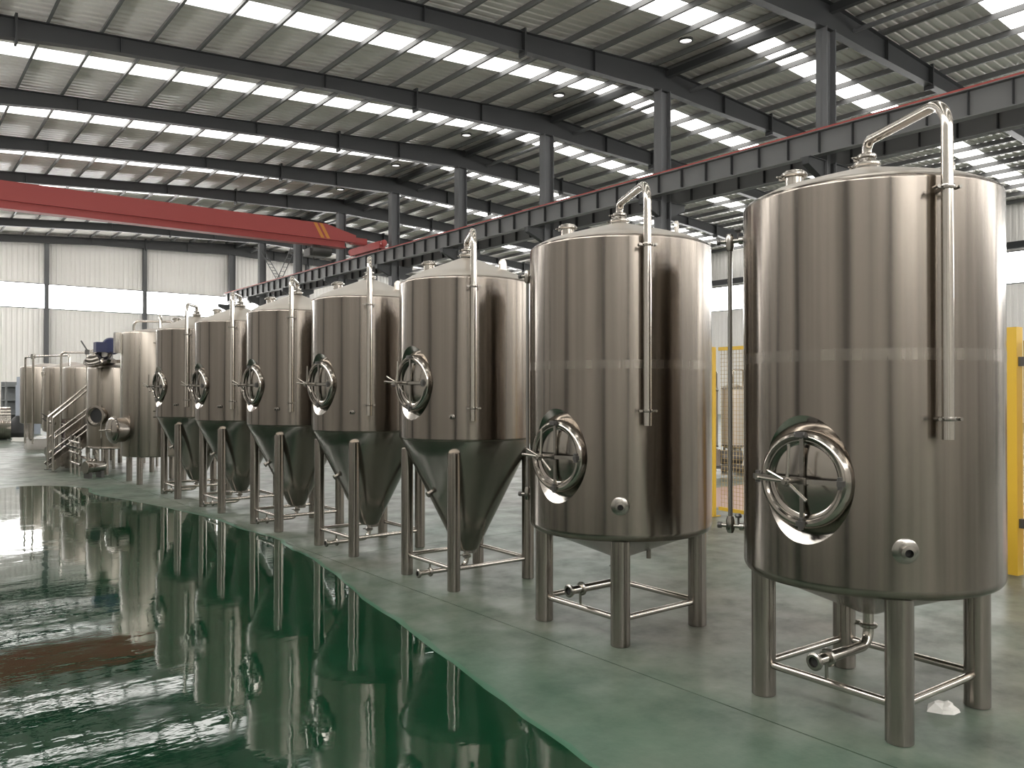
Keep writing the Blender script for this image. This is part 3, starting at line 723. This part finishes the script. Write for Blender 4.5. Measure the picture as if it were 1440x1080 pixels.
pump((3.2, 21.3, 0), .2, 'transfer pump beyond the stairs below the lauter tun', M['darkfit'])
hx = empty('plate_heat_exchanger', (3.26, 19.22, 0)); tag(hx, 'dark plate heat exchanger with clamping rods behind the stairs', 'heat exchanger')
M['maroon'] = mat('dark_maroon_plates', (.05, .025, .03), .4)
for k in range(9): MB().box(-.12, .12, -.2 + .045 * k, -.17 + .045 * k, .2, .95).build('plate', M['maroon'], hx, smooth=False)
for y in (-.23, .22): MB().box(-.15, .15, y - .012, y + .012, 0, 1.0).build('end_plate', M['leg'], hx, smooth=False)
for x in (-.13, .13):
    for z in (.3, .6, .9): MB().tube([(x, -.26, z), (x, .25, z)], .012, 8).build('clamping_rod', M['pipe'], hx)
MB().tube([(-.14, -.1, .82), (-.2, -.1, .82)], .03, 12).build('port', M['pipe'], hx)
mf = empty('valve_manifold', (3.02, 17.45, 0)); tag(mf, 'low stainless valve manifold on a stand in front of the mash tun', 'manifold')
for z in (.22, .42, .62): MB().tube([(0, -.55, z), (0, .45, z)], .025, 12).build('header_pipe', M['pipe'], mf)
for y in (-.45, -.05, .35):
    MB().tube([(0, y, 0), (0, y, .74)], .02, 10).build('riser', M['pipe'], mf)
    vb = MB().lathe([(0, -.03), (.05, -.03), (.058, 0), (.05, .03), (0, .03)], 16, (0, 0, 1), (0, y, .52)).build('valve_body', M['fit'], mf)
    MB().tube([(0, y, .52), (-.14, y - .03, .56)], .011, 8).build('lever', M['black'], vb)
def pipe_run(name, pts, r, label, rad=.06):
    o = MB().tube(fillet(pts, rad, 5), r, 12).build(name, M['pipe']); tag(o, label, 'pipe'); return o
pipe_run('floor_pipe', [(3.25, 18.12, .0), (3.25, 18.12, .28), (3.28, 17.1, .28), (3.2, 16.95, .28), (3.2, 16.95, .0)], .03, 'bent stainless pipe running low beside the foot of the stairs')
pipe_run('floor_pipe', [(3.36, 17.95, .0), (3.36, 17.95, .5), (3.36, 17.2, .5), (3.36, 17.2, .0)], .026, 'stainless pipe running above the floor pipe below the mash tun')
for i, (x, y, z) in enumerate(((2.88, 19.15, .95), (2.90, 19.45, 1.05), (3.0, 19.75, .9))):
    e = empty('pipe_valve', (x, y, 0)); tag(e, ('butterfly valve on a standpipe behind the stairs', 'butterfly valve with raised lever on the tall standpipe behind the stairs', 'butterfly valve on the standpipe closest to the lauter tun shell')[i], 'valve', 'valves behind the stairs')
    MB().tube([(0, 0, 0), (0, 0, z + .12)], .022, 12).build('standpipe', M['pipe'], e)
    MB().lathe([(0, -.03), (.06, -.03), (.07, 0), (.06, .03), (0, .03)], 20, (0, 0, 1), (0, 0, z)).build('valve_body', M['polish'], e)
    MB().tube([(0, 0, z), (-.08, -.02, z + .02), (-.16, -.04, z + .08)], .012, 8).build('lever', M['darkfit'], e)

# ------------------------------------------------------------------ things at the far end
r0 = MB().lathe([(.47, 0), (.52, 0), (.525, .02), (.525, 1.48), (.52, 1.5), (.47, 1.5), (.46, .02), (.47, 0)], 64, (-.995, .1, 0), (0, 0, .532))
for k in range(4): r0.lathe([(.525, .12 + .05 * k), (.531, .125 + .05 * k), (.531, .135 + .05 * k), (.525, .14 + .05 * k)], 64, (-.995, .1, 0), (0, 0, .532))
o = link('steel_ring', r0.mesh('steel_ring', M['pipe'], True), None, (3.52, 31.1, 0)); tag(o, 'rolled stainless shell lying on its side on the floor', 'steel roll')
sh = MB().box(-.5, .5, -.4, .4, 0, .03).box(-.48, -.4, -.38, .38, .03, .12).box(.4, .48, -.38, .38, .03, .12).build('white_tray', M['paper'], smooth=False); sh.location = (4.05, 30.0, 0); sh.rotation_euler = (0, 0, .6); tag(sh, 'white flat tray lying on the floor beside the rolled shell', 'tray')
rk = empty('storage_rack', (6.2, 45.0, 0), .1); tag(rk, 'grey steel storage rack with diagonal brace against the end wall', 'rack')
for x in (-1.4, 0, 1.4):
    for y in (-.4, .4): MB().box(x - .04, x + .04, y - .04, y + .04, 0, 2.0).build('upright', M['rack'], rk, smooth=False)
for z in (.5, 1.15, 1.8): MB().box(-1.45, 1.45, -.42, .42, z - .03, z).build('shelf', M['rack'], rk, smooth=False)
MB().bar((.0, -.44, .5), (1.4, -.44, 1.9), .04, .04).build('diagonal_brace', M['col'], rk, smooth=False)
MB().box(-1.4, 1.4, .42, .44, 0, 2.0).build('back_panel', M['rack'], rk, smooth=False)
bx = MB().box(-.28, .28, -.35, .35, 0, 1.8).box(-.26, .26, -.31, .31, 1.8, 2.1).build('wrapped_cabinet', M['bluewrap'], smooth=False); bx.location = (4.5, 34.9, 0); bx.rotation_euler = (0, 0, .3); tag(bx, 'pale blue wrapped cabinet behind the whirlpool tank', 'cabinet')
bag = MB().lathe([(0, 0), (.34, 0), (.4, .12), (.36, .34), (.22, .5), (.08, .56), (0, .57)], 20).build('black_sack', M['black']); bag.location = (3.9, 32.6, 0); bag.scale = (.7, .6, 1.3); tag(bag, 'black sack slumped between rolled shell and wrapped cabinet', 'sack')

# ------------------------------------------------------------------ yellow safety fence
def fence_panel(a, b, label, zt=2.15, last=False):
    a = Vector((*a, 0)); b = Vector((*b, 0)); L = (b - a).length; d = (b - a).normalized()
    e = empty('safety_fence', a, math.atan2(d.y, d.x)); tag(e, label, 'fence', 'yellow safety fence panels')
    for x in ((.023, L - .023) if last else (.023,)):
        MB().box(x - .023, x + .023, -.023, .023, 0, zt).build('post', M['yellow'], e, smooth=False)
        MB().box(x - .023, x + .023, -.10, .10, 0, .012).build('base_plate', M['yellow'], e, smooth=False)
    for z in (.12, zt - .03): MB().box(.046, L - .046, -.018, .018, z - .022, z + .022).build('rail', M['yellow'], e, smooth=False)
    wm = MB()
    k = .11
    while k < L - .06: wm.box(k - .002, k + .002, -.002, .002, .14, zt - .05); k += .05
    z = .2
    while z < zt - .06: wm.box(.06, L - .06, -.0035, -.0005, z - .002, z + .002); z += .05
    o = wm.build('wire_mesh', M['wire'], e, smooth=False); o['kind'] = 'stuff'
    return e
fence_panel((7.95, 3.35), (8.20, 4.98), 'yellow wire mesh fence panel hidden mostly behind the wide tank')
fence_panel((8.21, 5.02), (8.40, 6.60), 'yellow wire mesh fence panel with post beside the sight gauge')
fence_panel((8.41, 6.64), (8.66, 8.30), 'yellow wire mesh fence panel behind the tank next to the fermenters', last=True)
gp = MB().box(-.05, .05, -.05, .05, 0, 2.15).build('post', M['yellow'], smooth=False)
ge = empty('fence_gate', (7.847, 2.97, 0), math.radians(-96)); tag(ge, 'yellow fence gate hung on a thick yellow post', 'gate')
gp.parent = ge; gp.name = 'gate_post'
for z in (.12, 2.0): MB().box(.09, 1.1, -.02, .02, z - .025, z + .025).build('rail', M['yellow'], ge, smooth=False)
for x in (.115, 1.08): MB().box(x - .025, x + .025, -.02, .02, .1, 2.03).build('stile', M['yellow'], ge, smooth=False)
for z in (.45, 1.85): MB().box(.04, .10, -.025, .025, z - .04, z + .04).build('hinge', M['darkfit'], ge, smooth=False)
wm = MB(); k = .16
while k < 1.06: wm.box(k - .002, k + .002, -.002, .002, .14, 1.98); k += .05
z = .2
while z < 1.95: wm.box(.14, 1.06, -.0035, -.0005, z - .002, z + .002); z += .05
o = wm.build('wire_mesh', M['wire'], ge, smooth=False); o['kind'] = 'stuff'

# small tanks on a skid behind the fence
def small_tank(loc, R, z0, z1, label):
    e = empty('slim_tank', loc); tag(e, label, 'tank', 'slim tanks behind the fence')
    MB().lathe([(0, z0 - .08), (R * .5, z0 - .05), (R, z0), (R, z1), (R * .6, z1 + .05), (0, z1 + .08)], 40).build('shell', M['dome'], e)
    for z in (z0 + .02, z1 - .02): MB().lathe([(R, z - .02), (R + .015, z - .015), (R + .015, z + .015), (R, z + .02)], 40).build('rim_ring', M['fit'], e)
    for k in range(3):
        q = polar(2 * PI * k / 3 + .4, R * .8); MB().tube([(q.x, q.y, .1), (q.x, q.y, z0 + .02)], .022, 10).lathe([(0, -.05), (.05, -.05), (.05, .05), (0, .05)], 14, (1, 0, 0), (q.x, q.y, .05)).build('leg', M['darkfit'], e)
    MB().tube(fillet([(0, 0, z1 + .05), (0, 0, z1 + .35), (R + .1, 0, z1 + .35), (R + .1, 0, z0)], .05, 4), .018, 10).build('top_pipe', M['pipe'], e)
    return e
small_tank((12.85, 10.35, 0), .22, .5, 1.62, 'slim stainless tank behind the fence beside the sight gauge')
small_tank((13.30, 10.05, 0), .22, .5, 1.66, 'slim stainless tank behind the fence close to the wide tank shell')
small_tank((13.0, 11.0, 0), .24, .5, 1.9, 'taller slim stainless tank behind the other slim tanks')
sk = empty('pump_skid', (12.75, 9.75, 0), -.6); tag(sk, 'dark wheeled pump skid in front of the slim tanks', 'skid')
MB().box(-.45, .45, -.2, .2, .14, .2).build('frame', M['darkfit'], sk, smooth=False)
MB().lathe([(0, -.2), (.13, -.2), (.14, 0), (.13, .2), (0, .2)], 20, (1, 0, 0), (.05, 0, .34)).build('motor', M['darkfit'], sk)
MB().box(-.4, -.2, -.15, .15, .2, .5).build('control_box', M['fit'], sk, smooth=False)
for x in (-.38, .38):
    for y in (-.16, .16): MB().lathe([(0, -.02), (.07, -.02), (.07, .02), (0, .02)], 16, (0, 1, 0), (x, y, .07)).build('wheel', M['black'], sk)
cb = empty('equipment_crate', (10.6, 2.65, 0), .2); tag(cb, 'stacked brown crates behind the yellow gate', 'crate')
M['brown'] = mat('brown_board', (.22, .12, .07), .6)
for k in range(3): MB().box(-.4, .4, -.5, .5, .1 + .45 * k, .1 + .45 * k + .42).build('crate_tier', M['brown'], cb, smooth=False)
MB().box(-.42, .42, -.52, .52, 0, .1).build('pallet_base', M['wrap'], cb, smooth=False)

# ------------------------------------------------------------------ crumpled paper by the leg
pv = [(-.085, .0), (-.05, .045), (.0, .06), (.05, .045), (.088, .03), (.065, .0), (.075, -.035), (.02, -.06), (-.03, -.045)]
v = [(x, y, .001) for x, y in pv] + [(x * .92, y * .92, .014 + random.uniform(0, .012)) for x, y in pv] + [(x * .5, y * .5, .035 + random.uniform(-.008, .012)) for x, y in pv] + [(0.01, 0, .038)]
n = len(pv); f = [tuple(range(n))[::-1]] + [(r * n + i, r * n + (i + 1) % n, (r + 1) * n + (i + 1) % n, (r + 1) * n + i) for r in range(2) for i in range(n)] + [(2 * n + i, 2 * n + (i + 1) % n, 3 * n) for i in range(n)]
o = MB().add(v, f).build('crumpled_paper', M['paper'], smooth=False); o.location = (4.22, 1.93, 0); o.rotation_euler = (0, 0, -.5)
tag(o, 'crumpled white paper on the floor by the tank leg', 'paper')
